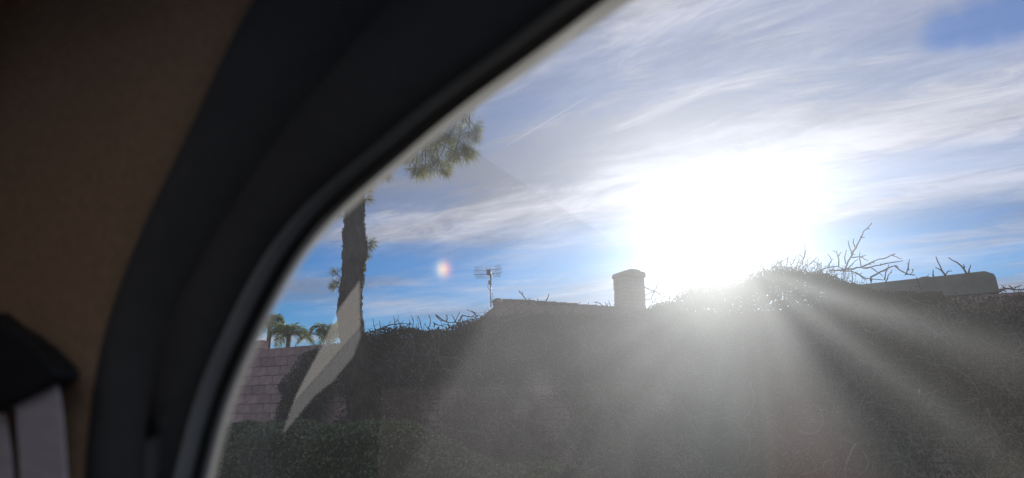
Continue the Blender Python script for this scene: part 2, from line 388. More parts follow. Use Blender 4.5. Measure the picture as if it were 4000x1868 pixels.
# shared block meshes in wall axes (x along the wall, y out of it)
def blockmesh(i, ln):
    r = np.random.default_rng(i); mb = MB(); h = CH - .011; c = .006
    V = []
    for (yy, ins) in ((-.18, 0), (-.006, 0), (0, c)):
        for (xx, zz) in ((ins, ins), (ln - ins, ins), (ln - ins, h - ins), (ins, h - ins)):
            j = r.normal(size=3) * .003
            V.append((xx + j[0], yy + j[1] * (yy > -.1), zz + j[2]))
    F = [(0, 1, 2, 3), (8, 9, 10, 11)] + [(a + b, a + (b + 1) % 4, a + 4 + (b + 1) % 4, a + 4 + b) for a in (0, 4) for b in range(4)]
    mb.add(V, F); return mb.mesh('block', M['block'])
BM = {ln: [blockmesh(i, ln) for i in range(6)] for ln in (BL - .01, BL / 2 - .01)}
wrot = math.atan2(WU[1], WU[0])
WMAT = Matrix.Rotation(wrot, 4, 'Z')
def vis(q, z):                                   # bare, unplanted stretch seen in the photograph
    return (-3.2 < q < 2.9 and z > .95)
cands = []
for c in range(NC + 1):
    off = 0 if c % 2 else BL / 2
    q = -10.0 - off
    while q < 19:
        z0 = .05 + c * CH
        if c < NC or q < -0.2 + (0.0): 
            if c < NC or q + BL <= .42: cands.append((q, z0, c))
        q += BL
near = [b for b in cands if vis(b[0], b[1])]
near += sorted([b for b in cands if not vis(b[0], b[1]) and 2.9 <= b[0] < 9 and b[1] > 1.0], key=lambda b: b[1])[:max(0, 296 - len(near))]
near = near[:298]; ns = set(near)
# y axis of the block mesh must point out of the wall front: front normal is WM rotated; WM = -perp(WU)
def block_at(q, w, z):
    p = wp(q, w, z); return Matrix.Translation((p[0] - wall.location.x, p[1] - wall.location.y, p[2])) @ WMAT @ Matrix.Diagonal((1, -1, 1, 1))
for k, (q, z0, c) in enumerate(near):
    o = link('block', BM[BL - .01][k % 6], wall)
    o.matrix_local = block_at(q + .005, float(rng.normal() * .0025), z0 + .005)
mb = MB()
for k, (q, z0, c) in enumerate(b for b in cands if b not in ns):
    mb.box((q + .005, -.18, z0 + .005), (q + BL - .005, rng.normal() * .003, z0 + CH - .006), wfr)
o = mb.build('block', M['block'], wall, kind='stuff'); o.name = 'block_courses'
# raised plastered end section on the right
q0, q1 = onwall(3215, 1090)[0], onwall(3905, 1140)[0]
mb = MB(); hh = 3.42; V = []
prof = [(q0, TOPZ + .003), (q1, TOPZ + .003), (q1 - .015, hh - .10), (q1 - .03, hh - .05), (q1 - .13, hh), (q0, hh - .05)]
for w in (.02, -.22): V += [wfr((a, w, b)) for a, b in prof]
nn = len(prof); mb.add(V, [tuple(range(nn)), tuple(range(nn, 2 * nn))[::-1]] + [(i, (i + 1) % nn, nn + (i + 1) % nn, nn + i) for i in range(nn)])
o = mb.build('raised_end', M['plaster'], wall); o['label'] = 'plain plastered raised end of the wall top with a chamfered corner'
bv = o.modifiers.new('bevel', 'BEVEL'); bv.width = .015; bv.segments = 2; bv.limit_method = 'ANGLE'

# ------------------------------------------------------------------ house behind the wall
def atdepth(px, py, y):
    d = ray(px, py); return EYE + d * (y / d[1])
ridge0 = atdepth(1945, 1178, 21.5); RZ = ridge0[2]
d2 = ray(2440, 1212); k2 = (RZ - 1.25) / d2[2]; ridge1 = EYE + d2 * k2
ru = (ridge1 - ridge0); ru[2] = 0; ru /= np.linalg.norm(ru); rn = np.array([ru[1], -ru[0], 0])    # rn towards the camera
house = empty('house', (*(ridge0[:2] + ru[:2] * 5), 0.0), 'low house with a dark clay tiled hip roof behind the vine covered wall', 'house')
HL = np.array(house.location)
PIT = math.tan(R(21)); RUN = 4.2; LEN = 13.0; ER = 1.3
def hp(a, b, z): return ridge0 + ru * a + rn * b + np.array([0, 0, z - RZ]) - HL
eave = RZ - PIT * RUN
mb = MB()
mb.box((-.9, -3.7, 0), (LEN + .9, 3.7, eave - .05), lambda p: hp(*p)); mb.build('house_wall', M['stucco'], house)
mb = MB()
zt = RZ - .06
V = [hp(0, 0, zt), hp(LEN, 0, zt), hp(-ER, RUN, eave - .06), hp(LEN + ER, RUN, eave - .06), hp(LEN + ER, -RUN, eave - .06), hp(-ER, -RUN, eave - .06)]
V += [v - np.array([0, 0, .12]) for v in V]
mb.add(V, [(0, 1, 3, 2), (1, 0, 5, 4), (0, 2, 5), (1, 4, 3), (6, 8, 9, 7), (7, 10, 11, 6), (6, 11, 8), (7, 9, 10), (2, 3, 9, 8), (3, 4, 10, 9), (4, 5, 11, 10), (5, 2, 8, 11)])
roof = mb.build('roof', M['tile'], house)
# barrel tiles: half round shells, shared meshes
def tilemesh(ln, r0, r1, n=6, th=.018):
    mb = MB(); V = []
    for (xx, r) in ((0, r0), (ln, r1)):
        for rr in (r, r - th):
            for j in range(n + 1):
                a = math.pi * j / n
                V.append((xx, math.cos(a) * rr, math.sin(a) * rr * .8))
    k = n + 1
    F = []
    for j in range(n):
        F += [(j, j + 1, 2 * k + j + 1, 2 * k + j), (k + j, 3 * k + j, 3 * k + j + 1, k + j + 1), (j, k + j, k + j + 1, j + 1), (2 * k + j, 2 * k + j + 1, 3 * k + j + 1, 3 * k + j)]
    F += [(0, 2 * k, 3 * k, k), (n, k + n, 3 * k + n, 2 * k + n)]
    mb.add(V, F); return mb.mesh('tile', M['tile'], True)
TM = tilemesh(.46, .125, .105); RT = tilemesh(.46, .185, .125)
def frame(o, p, xd, up):
    xd = Vector(xd).normalized(); up = Vector(up); yd = up.cross(xd).normalized(); zd = xd.cross(yd)
    o.matrix_local = Matrix(((xd.x, yd.x, zd.x, p[0]), (xd.y, yd.y, zd.y, p[1]), (xd.z, yd.z, zd.z, p[2]), (0, 0, 0, 1)))
nrm = rn * math.sin(R(21)) + np.array([0, 0, math.cos(R(21))]); dn = rn * math.cos(R(21)) - np.array([0, 0, math.sin(R(21))])
ntile = 0; rest = MB()
for row in range(11):
    b = .14 + row * .37
    for ci in range(-16, 62):
        a = ci * .265
        if a < -b * ER / RUN + .05 or a > LEN + b * ER / RUN: continue
        p = hp(a + random.uniform(-.006, .006), b, RZ - b * PIT - .025) + nrm * (.0 + random.uniform(-.004, .004))
        if row < 7 and -1.9 < a < 8.2 and ntile < 262:
            o = link('tile', TM, roof); frame(o, p - dn * .0, dn, nrm); ntile += 1
        else:
            q = p + dn * .4
            s2 = np.cross(nrm, dn) * .115
            rest.add([p - s2, p - s2 * .6 + nrm * .075, p + nrm * .1, p + s2 * .6 + nrm * .075, p + s2, q - s2, q - s2 * .6 + nrm * .075, q + nrm * .1, q + s2 * .6 + nrm * .075, q + s2],
                     [(i, i + 1, i + 6, i + 5) for i in range(4)] + [(5, 6, 7, 8, 9)])
rest.build('tile', M['tile'], roof, kind='stuff').name = 'tile_rows'
i = 0
while i * .36 < LEN:                                   # ridge caps
    o = link('ridge_tile', RT, roof); frame(o, hp(i * .36 + .44, 0, RZ - .03 + random.uniform(-.012, .012)), ru * -1 + np.array([0, 0, .03]), (0, 0, 1)); i += 1
for sgn in (1,):                                       # hip caps down the near left hip
    hd = -ru * ER + rn * RUN * sgn - np.array([0, 0, PIT * RUN]); hl = np.linalg.norm(hd); hd /= hl
    for i in range(int(hl / .38)):
        o = link('ridge_tile', RT, roof); p = hp(0, 0, RZ - .03) + hd * (.05 + i * .38)
        frame(o, p, hd, (0, 0, 1))
# fascia and windows low on the hidden front wall
mb = MB(); mb.box((-ER, RUN - .0, eave - .26), (LEN + ER, RUN + .03, eave - .075), lambda p: hp(*p)); mb.build('fascia', M['wood'], house)
for a in (2.0, 6.2, 10.0):
    mb = MB(); mb.box((a, 3.7, 1.0), (a + 1.5, 3.73, 2.1), lambda p: hp(*p)); w = mb.build('window', M['wood'], house)
    mb = MB(); mb.box((a + .06, 3.732, 1.06), (a + 1.44, 3.74, 2.04), lambda p: hp(*p)); mb.build('pane', M['glassdark'], w)
# chimney, seen face on, of rough blocks with a cap
cb = atdepth(2463, 1240, ridge1[1] + 0.4); ctop = atdepth(2460, 1088, ridge1[1] + .4)[2]; cw = .82
chim = bpy.data.objects.new('chimney', None); COL.objects.link(chim); chim.parent = house
chim.location = Vector(cb - HL); chim.rotation_euler.z = math.atan2(ru[1], ru[0]) + .06
zb = eave - cb[2]; zt = ctop - cb[2]
mb = MB(); mb.box((-cw / 2 + .02, -.28, zb), (cw / 2 - .02, .28, zt)); mb.build('chimney_core', M['mortar'], chim)
mb = MB(); nrow = 10; hrow = (zt - 0.0) / nrow
for r_ in range(-4, nrow):
    xs = [-cw / 2, -.12, .16, cw / 2] if r_ % 2 else [-cw / 2, -.24, .06, .26, cw / 2]
    for a, b in zip(xs[:-1], xs[1:]):
        j = lambda: random.uniform(-.012, .012)
        bx = MB(); bx.box((a + .006 + j() * (a < -.3), -.31 + j() * .6, r_ * hrow + .006), (b - .006 + j() * (b > .3), .31, (r_ + 1) * hrow - .006))
        if r_ >= -1: bx.build('brick', M['chim'], chim)
        else: mb.v, mb.f = mb.v, mb.f; mb.add(bx.v, bx.f)
mb.build('brick', M['chim'], chim, kind='stuff').name = 'lower_bricks'
mb = MB(); V = []
cprof = [(-cw / 2 - .02, zt + .003), (cw / 2 + .02, zt + .003), (cw / 2 + .025, zt + .13), (cw / 2 - .02, zt + .185), (.22, zt + .20), (.20, zt + .235), (.0, zt + .25), (-.2, zt + .235), (-.22, zt + .20), (-cw / 2 + .04, zt + .175), (-cw / 2 - .025, zt + .11)]
for yy in (-.36, .36): V += [(a, yy, b) for a, b in cprof]
nn = len(cprof); mb.add(V, [tuple(range(nn)), tuple(range(nn, 2 * nn))[::-1]] + [(i, (i + 1) % nn, nn + (i + 1) % nn, nn + i) for i in range(nn)])
o = mb.build('chimney_cap', M['chim'], chim); bv = o.modifiers.new('bevel', 'BEVEL'); bv.width = .02; bv.segments = 2; bv.limit_method = 'ANGLE'

# grid antenna on the roof's left hip
AY = 21.2
ab = atdepth(1918, 1200, AY); px2m = AY / ray(1918, 1100)[1] / FPX * 1.0
ant = empty('grid_antenna', tuple(ab), 'grey parabolic grid antenna on a thin mast at the peak of the tiled roof', 'antenna')
def ap(px, py, dy=0.0): return atdepth(px, py, AY + dy) - ab
mb = MB(); mb.tube([ap(1918, 1200), ap(1916.5, 1140), ap(1915.5, 1058)], .017, 8); mb.build('mast', M['steel'], ant, True)
def curve(px): return -.10 * ((px - 1907) / 52) ** 2     # the grid bows towards its feed, away from the camera
mb = MB()
L_ = [(1850.5, 1057), (1870, 1057.2), (1890, 1057.5), (1907, 1057.3), (1925, 1055), (1942, 1052.5), (1960, 1049)]
up = [ap(a, b, -curve(a)) for a, b in L_]; dnl = [ap(a, b + 15.2 + .3 * (a - 1850) / 100, -curve(a)) for a, b in L_]
mb.tube(up + dnl[::-1] + up[:1], .0062, 6); mb.build('rim_bar', M['steel'], ant, True)
def topy(px): return np.interp(px, [a for a, _ in L_], [b for _, b in L_])
for k in range(18):
    pxx = (1857 + k * 6.0) if k < 9 else (1912.5 + (k - 9) * 4.95)
    wd = 2.0 if k < 9 else 1.7; yt = topy(pxx) - 16; yb = topy(pxx) + 31.5
    mb = MB(); loop = []
    for (ax, ay) in ((pxx, yb - 3), (pxx, yt + 1.5), (pxx + wd * .3, yt), (pxx + wd * .8, yt), (pxx + wd * 1.4, yt + 1.5), (pxx + wd * 1.4, yb - 1), (pxx + wd * 1.8, yb + .5), (pxx + wd * 2.3, yb), (pxx + wd * 2.6, yb - 3)):
        loop.append(ap(ax, ay, -curve(ax) - .01))
    mb.tube(loop, .0036, 5); mb.build('rod', M['steel'], ant, True)
mb = MB(); P = ap(1902, 1073, -.06); Q = ap(1918.5, 1055.5, .03)
mb.box((P[0], P[1], P[2]), (Q[0], Q[1], Q[2])); o = mb.build('bracket_box', M['steel'], ant); bv = o.modifiers.new('bevel', 'BEVEL'); bv.width = .012; bv.segments = 2
mb = MB(); mb.tube([ap(1903.5, 1060, -.04), ap(1903, 1051.5, -.04)], .012, 6); mb.build('bracket_pin', M['steel'], ant)
mb = MB(); P = ap(1907, 1110, -.1); Q = ap(1921, 1096.5, -.03); mb.box(tuple(P), tuple(Q)); o = mb.build('junction_box', M['greybox'], ant); bv = o.modifiers.new('bevel', 'BEVEL'); bv.width = .015; bv.segments = 2
mb = MB(); mb.tube([ap(*q, -.05) for q in ((1909, 1110), (1905.5, 1117), (1906, 1123), (1911, 1131), (1915.5, 1136))], .006, 5); mb.build('cable', M['rubber'], ant, True)
mb = MB(); mb.tube([ap(*q, -.03) for q in ((1919, 1143), (1923, 1147), (1926, 1155), (1925.5, 1165), (1922, 1175), (1919, 1182))], .006, 5); mb.build('cable', M['rubber'], ant, True)
mb = MB(); mb.tube([ap(*q, -.03) for q in ((1918.5, 1072), (1919.3, 1085), (1919.5, 1100), (1919, 1120))], .006, 5); mb.build('cable', M['rubber'], ant, True)

# ------------------------------------------------------------------ palms beyond the wall
def palm(px, py, dist, fl, label, seed, n=15):
    r = np.random.default_rng(seed); top = atdepth(px, py, dist)
    e = empty('palm_tree', (top[0], top[1], -.06), label, 'palm', 'palms beyond the block wall')
    h = top[2] + .06
    mb = MB(); zz = np.linspace(0, h, 9); mb.tube([(.05 * math.sin(q), .03 * q / h, q) for q in zz], np.linspace(.24, .15, 9), 8); mb.build('trunk', M['palmtrunk'], e, True)
    for k in range(n):
        a = k * 2.4 + r.uniform(-.3, .3); el = R(r.uniform(5, 75)); d = np.array([math.cos(a), math.sin(a), 0])
        L = fl * r.uniform(.8, 1.15); tt = np.linspace(0, 1, 12)
        pts = np.array([0, 0, h]) + d[None] * (L * tt * math.cos(el) * (1 - .2 * tt))[:, None] + np.array([0, 0, 1.])[None] * (L * (tt * math.sin(el) - (.55 + .25 * math.sin(el)) * tt ** 2.2))[:, None]
        V = []; T = np.gradient(pts, axis=0); T = unit(T)
        side = unit(np.cross(T, np.array([0, 0, 1.])))
        for i in range(46):
            u = .1 + .9 * i / 46; f = u * 11; j = min(10, int(f)); p = pts[j] + (pts[j + 1] - pts[j]) * (f - j)
            for sg in (-1, 1):
                ll = L * .26 * math.sin(math.pi * (.12 + .8 * u)) * r.uniform(.8, 1.15)
                dd = side[j] * sg * r.uniform(.55, .95) + T[j] * .55 + np.array([0, 0, r.uniform(-.55, .35)]); dd /= np.linalg.norm(dd)
                tip = p + dd * ll + np.array([0, 0, -.22 * ll]); wv = np.cross(dd, rng.normal(size=3)); wv = wv / np.linalg.norm(wv) * .022
                V += [p - wv, p + dd * ll * .5 + wv, tip, p + dd * ll * .5 - wv]
        V = np.array(V); me = fastmesh('frond', V, 4, M['palmleaf'], np.clip(r.normal(.5, .25, len(V) // 4), 0, 1))
        fr = link('frond', me, e)
        mb = MB(); mb.tube(pts, np.linspace(.03, .006, 12), 4); mb.build('stalk', M['palmtrunk'], fr)
palm(1052, 1275, 55, 3.0, 'tallest palm with drooping fronds, beside the window frame beyond the stepped wall', 1)
palm(1125, 1312, 52, 2.5, 'middle palm with arching dark fronds, just above the block wall top', 2)
palm(1280, 1328, 50, 3.0, 'palm with pale wide spread fronds, just left of the pine trunk', 3)
palm(1182, 1390, 60, 1.7, 'lowest palm, only its frond tips showing above the block wall', 4, 11)

# ------------------------------------------------------------------ pine tree
TY = 12.3
pine = empty('pine_tree', tuple(np.append(atdepth(1425, 1650, TY)[:2], 0)), 'tall pine with a dark scaly trunk and needle tufts in front of the wall', 'tree')
PO = np.array(pine.location)
tp = [(1424, 1700, 120), (1420, 1640, 112), (1412, 1560, 104), (1400, 1480, 98), (1388, 1380, 95), (1376, 1300, 93), (1366, 1230, 92), (1370, 1150, 88), (1378, 1090, 85), (1382, 1030, 88), (1386, 985, 92), (1386, 950, 96), (1383, 915, 92), (1384, 880, 80), (1386, 820, 78), (1386, 760, 80), (1386, 700, 74)]
pc = [atdepth(a, b, TY) - PO for a, b, _ in tp]; pr = [w / 2 / FPX * TY * 1.03 for _, _, w in tp]
base = pc[0].copy(); pts = [np.array([base[0] + .05, 0, 0.02]), np.array([base[0] + .03, 0, .5])] + pc; rad = [.36, .29] + pr
top = pc[-1]; dirv = np.array([.015, .03, 1.0])
for k in range(1, 9): pts.append(top + dirv * k * .75); rad.append(pr[-1] * (1 - k * .1))
pts = np.array(pts); rad = np.array(rad)
s0 = np.concatenate([[0], np.cumsum(np.linalg.norm(np.diff(pts, axis=0), axis=1))]); ss = np.arange(0, s0[-1], .045)
PT = np.stack([np.interp(ss, s0, pts[:, i]) for i in range(3)], 1); RT_ = np.interp(ss, s0, rad)
NS = 26; V = []
for i, (p, r_) in enumerate(zip(PT, RT_)):
    for j in range(NS):
        a = 2 * math.pi * j / NS; V.append((p[0], p[1], p[2], math.cos(a), math.sin(a), r_))
V = np.array(V); nz = fbm(np.stack([V[:, 3] * 1.2, V[:, 4] * 1.2, V[:, 2] * .9], 1), 6.0, 3, 3)
rr = V[:, 5] * (1 + .0) + (nz - .5) * .055 + (rng.random(len(V)) - .5) * .010
V = np.stack([V[:, 0] + V[:, 3] * rr, V[:, 1] + V[:, 4] * rr, V[:, 2]], 1)
mb = MB(); k = len(PT); mb.add(V, [(i * NS + j, i * NS + (j + 1) % NS, (i + 1) * NS + (j + 1) % NS, (i + 1) * NS + j) for i in range(k - 1) for j in range(NS)] + [tuple((k - 1) * NS + j for j in range(NS))])
trunk = mb.build('trunk', M['bark'], pine)
# loose bark plates standing off the trunk
mb = MB()
for _ in range(900):
    i = random.randrange(4, len(PT) - 2); a = random.uniform(0, 6.283); p = PT[i]; r_ = RT_[i] + .012
    ca, sa = math.cos(a), math.sin(a); hw = random.uniform(.012, .035); hh_ = random.uniform(.02, .06); o_ = random.uniform(.004, .018)
    c = p + np.array([ca * r_, sa * r_, 0]); tx = np.array([-sa, ca, 0]); nn_ = np.array([ca, sa, 0]); zz = np.array([0, 0, 1.])
    mb.add([c - tx * hw, c + zz * hh_ + nn_ * o_, c + tx * hw, c - zz * hh_ + nn_ * o_, c - nn_ * .02], [(0, 1, 2, 3), (0, 4, 1), (1, 4, 2), (2, 4, 3), (3, 4, 0)])
mb.build('bark_plates', M['bark'], trunk, kind='stuff')
NV = []
def tuft(c, axis, rad_, n):
    """long needles fanning from the end of a shoot"""
    n = int(n); d = unit(rng.normal(size=(n, 3)) * .75 + np.asarray(axis)[None] * .75); L = rad_ * rng.uniform(.65, 1.1, n)[:, None]
    b0 = np.asarray(c)[None] - unit(np.asarray(axis))[None] * rng.uniform(0, .35, n)[:, None] * rad_
    tip = b0 + d * L + np.array([0, 0, -1.])[None] * L * rng.uniform(.02, .28, n)[:, None]
    mid = b0 + d * L * .55
    wv = unit(np.cross(d, rng.normal(size=(n, 3)))) * .003
    NV.append(np.stack([b0, mid + wv, tip, mid - wv], 1).reshape(-1, 3))
brm = MB()
def shoot(a, b, r0=.012):
    a, b = np.asarray(a), np.asarray(b); m_ = (a + b) / 2 + np.array([0, 0, -.06 * np.linalg.norm(b - a)])
    brm.tube([a, m_, b], [r0, r0 * .8, r0 * .5], 5)
def pp(px, py, dy=0): return atdepth(px, py, TY + dy) - PO
# branch that shows below the car's roof edge: its shoots and tufts
stem_from = pp(1560, 480, .1)
mainb = [PT[np.argmin(abs(PT[:, 2] - pp(1390, 560)[2]))], pp(1480, 540, -.05), stem_from, pp(1660, 420, -.1), pp(1760, 370, -.1), pp(1840, 345, -.05)]
brm.tube(mainb, [.06, .05, .04, .03, .02, .01], 6)
spots = [(1870, 365, 50), (1850, 400, 55), (1880, 350, 40), (1830, 430, 55), (1815, 455, 50), (1790, 470, 55), (1850, 520, 62), (1860, 500, 50), (1870, 545, 45), (1800, 520, 70), (1770, 545, 70), (1740, 520, 70), (1720, 560, 75), (1760, 590, 70), (1810, 570, 70), (1835, 590, 55), (1690, 590, 70), (1665, 560, 65), (1640, 610, 75), (1600, 590, 60), (1580, 620, 50), (1620, 650, 60), (1660, 650, 65), (1700, 640, 65), (1740, 640, 60), (1780, 620, 60), (1690, 520, 60), (1650, 520, 60), (1600, 560, 60), (1760, 490, 60), (1720, 480, 55), (1560, 610, 45), (1820, 610, 50), (1640, 670, 45), (1740, 665, 40)]
for a, b, rpx in spots:
    for rep in range(2):
        dy = rng.uniform(-.35, .35); c = pp(a + rng.normal() * 8, b + rng.normal() * 8, dy); src = mainb[rng.integers(2, 6)]
        src = src + (c - src) * .25
        ax = unit(c - src + np.array([0, 0, .1])); tuft(c, ax, rpx / FPX * TY * 1.1, 95); 
        if rep == 0: shoot(src + (c - src) * .45, c, .010)
# small shoots on the trunk and the twig below the branch
for a, b, rpx, sx, sy in ((1510, 690, 45, 1450, 690), (1440, 745, 40, 1410, 770), (1435, 780, 42, 1410, 780), (1450, 720, 35, 1410, 740), (1450, 950, 45, 1420, 945), (1440, 965, 42, 1420, 950), (1435, 1000, 30, 1420, 965), (1310, 1065, 42, 1335, 1085), (1318, 1105, 42, 1340, 1110), (1300, 1120, 30, 1335, 1120), (1335, 820, 30, 1345, 830), (1325, 840, 28, 1345, 845), (1345, 905, 16, 1350, 905), (1422, 1055, 18, 1410, 1060), (1415, 1255, 12, 1405, 1260)):
    for rep in range(2):
        c = pp(a, b, rng.uniform(-.06, .06)); s_ = pp(sx, sy); tuft(c, unit(c - s_), rpx / FPX * TY * 1.05, 55)
    shoot(s_, c, .009)
# the rest of the crown above the car roof's edge
for k in range(26):
    i = int(len(PT) * rng.uniform(.62, .995)); a = rng.uniform(0, 6.283)
    if k and math.cos(a) > .2 and PT[i][2] < 5.2: a += math.pi
    L = rng.uniform(1.0, 2.2) * (1.25 - .7 * i / len(PT)) + .3
    e_ = PT[i] + np.array([math.cos(a) * L, math.sin(a) * L, rng.uniform(-.1, .5)])
    if e_[2] < 5.4 and e_[0] > -2: e_[2] += .8
    shoot(PT[i], e_, .035)
    for j in range(9):
        f = rng.uniform(.4, 1); c = PT[i] + (e_ - PT[i]) * f + rng.normal(size=3) * .22; c[2] = max(c[2], PT[i][2] - .1); tuft(c, unit(c - PT[i]), .26, 60)
brm.build('branches', M['bark'], pine, True)
NVa = np.concatenate(NV); crown = link('crown', fastmesh('crown', NVa, 4, M['needle'], np.clip(rng.normal(.5, .28, len(NVa) // 4), 0, 1)), pine)

# ------------------------------------------------------------------ hedge in front of the wall
HW = 2.6                                           # metres in front of the wall face
def hedge():
    qa, qb = onwall(700, 1700)[0] - 1.5, onwall(2350, 1800)[0] + .6
    n = 52000
    q = rng.uniform(qa, qb, n); u = rng.random(n)
    def top(q_): return 1.40 + .10 * (fbm(np.stack([q_, q_ * 0], 1), 1.3, 5, 3) - .5) * 2 + .03 * np.sin(q_ * 2.2) - .55 * np.clip((q_ - 5.6) / 2.2, 0, 1) ** 1.3
    tz = top(q)
    # a rounded box: most leaves on the front and the top
    prof = rng.random(n); hw = .62
    wv = np.where(prof < .55, hw, rng.uniform(-hw, hw, n)); zz = np.where(prof < .55, tz * rng.uniform(.02, 1, n) , tz)
    rnd = np.clip((zz - (tz - .25)) / .25, 0, 1); wv = np.where(prof < .55, hw - .28 * rnd ** 2, wv); zz = np.where(prof >= .55, tz - .22 * np.abs(wv / hw) ** 2.5, zz)
    nb = fbm(np.stack([q, wv + 5, zz], 1), 2.4, 9, 3) - .5
    wv = wv + nb * .34 + rng.normal(size=n) * .05; zz = zz + nb * .10 * (prof >= .55) + rng.normal(size=n) * .03
    P = wps(q, HW + wv, np.maximum(zz, .06))
    e = empty('hedge', wp((qa + qb) / 2, HW, .05), 'clipped low green hedge of small leaves at the foot of the wall', 'hedge')
    nr = np.concatenate([np.repeat((WM * .6)[None], n, 0), np.full((n, 1), .7)], 1)
    V = leaves(P - np.array(e.location), rng.uniform(.05, .085, n), rng.uniform(.032, .052, n), nr, .75)
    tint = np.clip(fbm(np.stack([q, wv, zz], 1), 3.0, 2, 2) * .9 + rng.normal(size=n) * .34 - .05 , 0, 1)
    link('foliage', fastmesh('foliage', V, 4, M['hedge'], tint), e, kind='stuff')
    mb = MB()
    for k in range(90):
        q_ = random.uniform(qa + .2, qb - .3); tz_ = float(top(np.array([q_]))[0])
        a = np.array(wp(q_, HW + random.uniform(-.3, .3), .05)); b = np.array(wp(q_ + random.uniform(-.3, .3), HW + random.uniform(-.5, .5), tz_ * .92)); mb.tube([a - e.location, (a + b) / 2 - e.location + rng.normal(size=3) * .05, b - e.location], [.014, .01, .005], 5)
    mb.build('stems', M['twigdark'], e)
    # dark twiggy inside of the clipped hedge
    n2 = 16000; q2 = rng.uniform(qa, qb, n2); w2 = rng.uniform(-.42, .36, n2); z2 = top(q2) * rng.uniform(.02, .93, n2)
    V2 = leaves(wps(q2, HW + w2, z2) - np.array(e.location), rng.uniform(.05, .09, n2), rng.uniform(.03, .06, n2))
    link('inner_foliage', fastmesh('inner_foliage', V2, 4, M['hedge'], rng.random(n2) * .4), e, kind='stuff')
hedge()

# ------------------------------------------------------------------ climbing plants over the wall
SK = [(1130, 1352), (1200, 1368), (1260, 1345), (1300, 1340), (1420, 1305), (1455, 1292), (1500, 1280), (1560, 1273), (1610, 1285), (1660, 1292), (1730, 1287), (1790, 1262), (1860, 1240), (1960, 1228), (2100, 1222), (2250, 1224), (2400, 1222), (2500, 1212), (2560, 1190), (2620, 1176), (2680, 1132), (2740, 1112), (2820, 1106), (2900, 1090), (2960, 1062), (3030, 1042), (3100, 1046), (3160, 1062), (3220, 1066), (3300, 1092), (3370, 1118), (3450, 1140), (3900, 1150), (4000, 1143), (4300, 1120)]
SKQ = np.array([onwall(a, b, .25) for a, b in SK])
def skyz(q): return np.interp(q, SKQ[:, 0], SKQ[:, 1])
def bulge(q, z, seed=0):
    return .06 + .42 * fbm(np.stack([q, z], 1), .9, 21 + seed, 3) * np.clip(.35 + (z - .6) / 2.2, .25, 1.15)
BARE = [(onwall(a, b), r_) for a, b, r_ in (((1770), 1530, .34), (1700, 1600, .3), (2130, 1500, .3), (2180, 1620, .38), (2050, 1590, .22), (1620, 1330, .10), (1330, 1600, .3), (1290, 1650, .25), (2600, 1560, .25))]
def density(q, z):
    d = np.clip(.55 + 1.5 * (fbm(np.stack([q, z], 1), 1.15, 40, 3) - .42), .12, 1)
    for (c, r_) in BARE: d *= 1 - .93 * np.exp(-(((q - c[0]) ** 2 + (z - c[1]) ** 2) / r_ ** 2) ** 2)
    return d
IVYL = np.array([onwall(a, b) for a, b in ((1230, 1352), (1185, 1400), (1150, 1450), (1108, 1500), (1115, 1550), (1085, 1620), (1075, 1660), (1060, 1800))])[::-1]
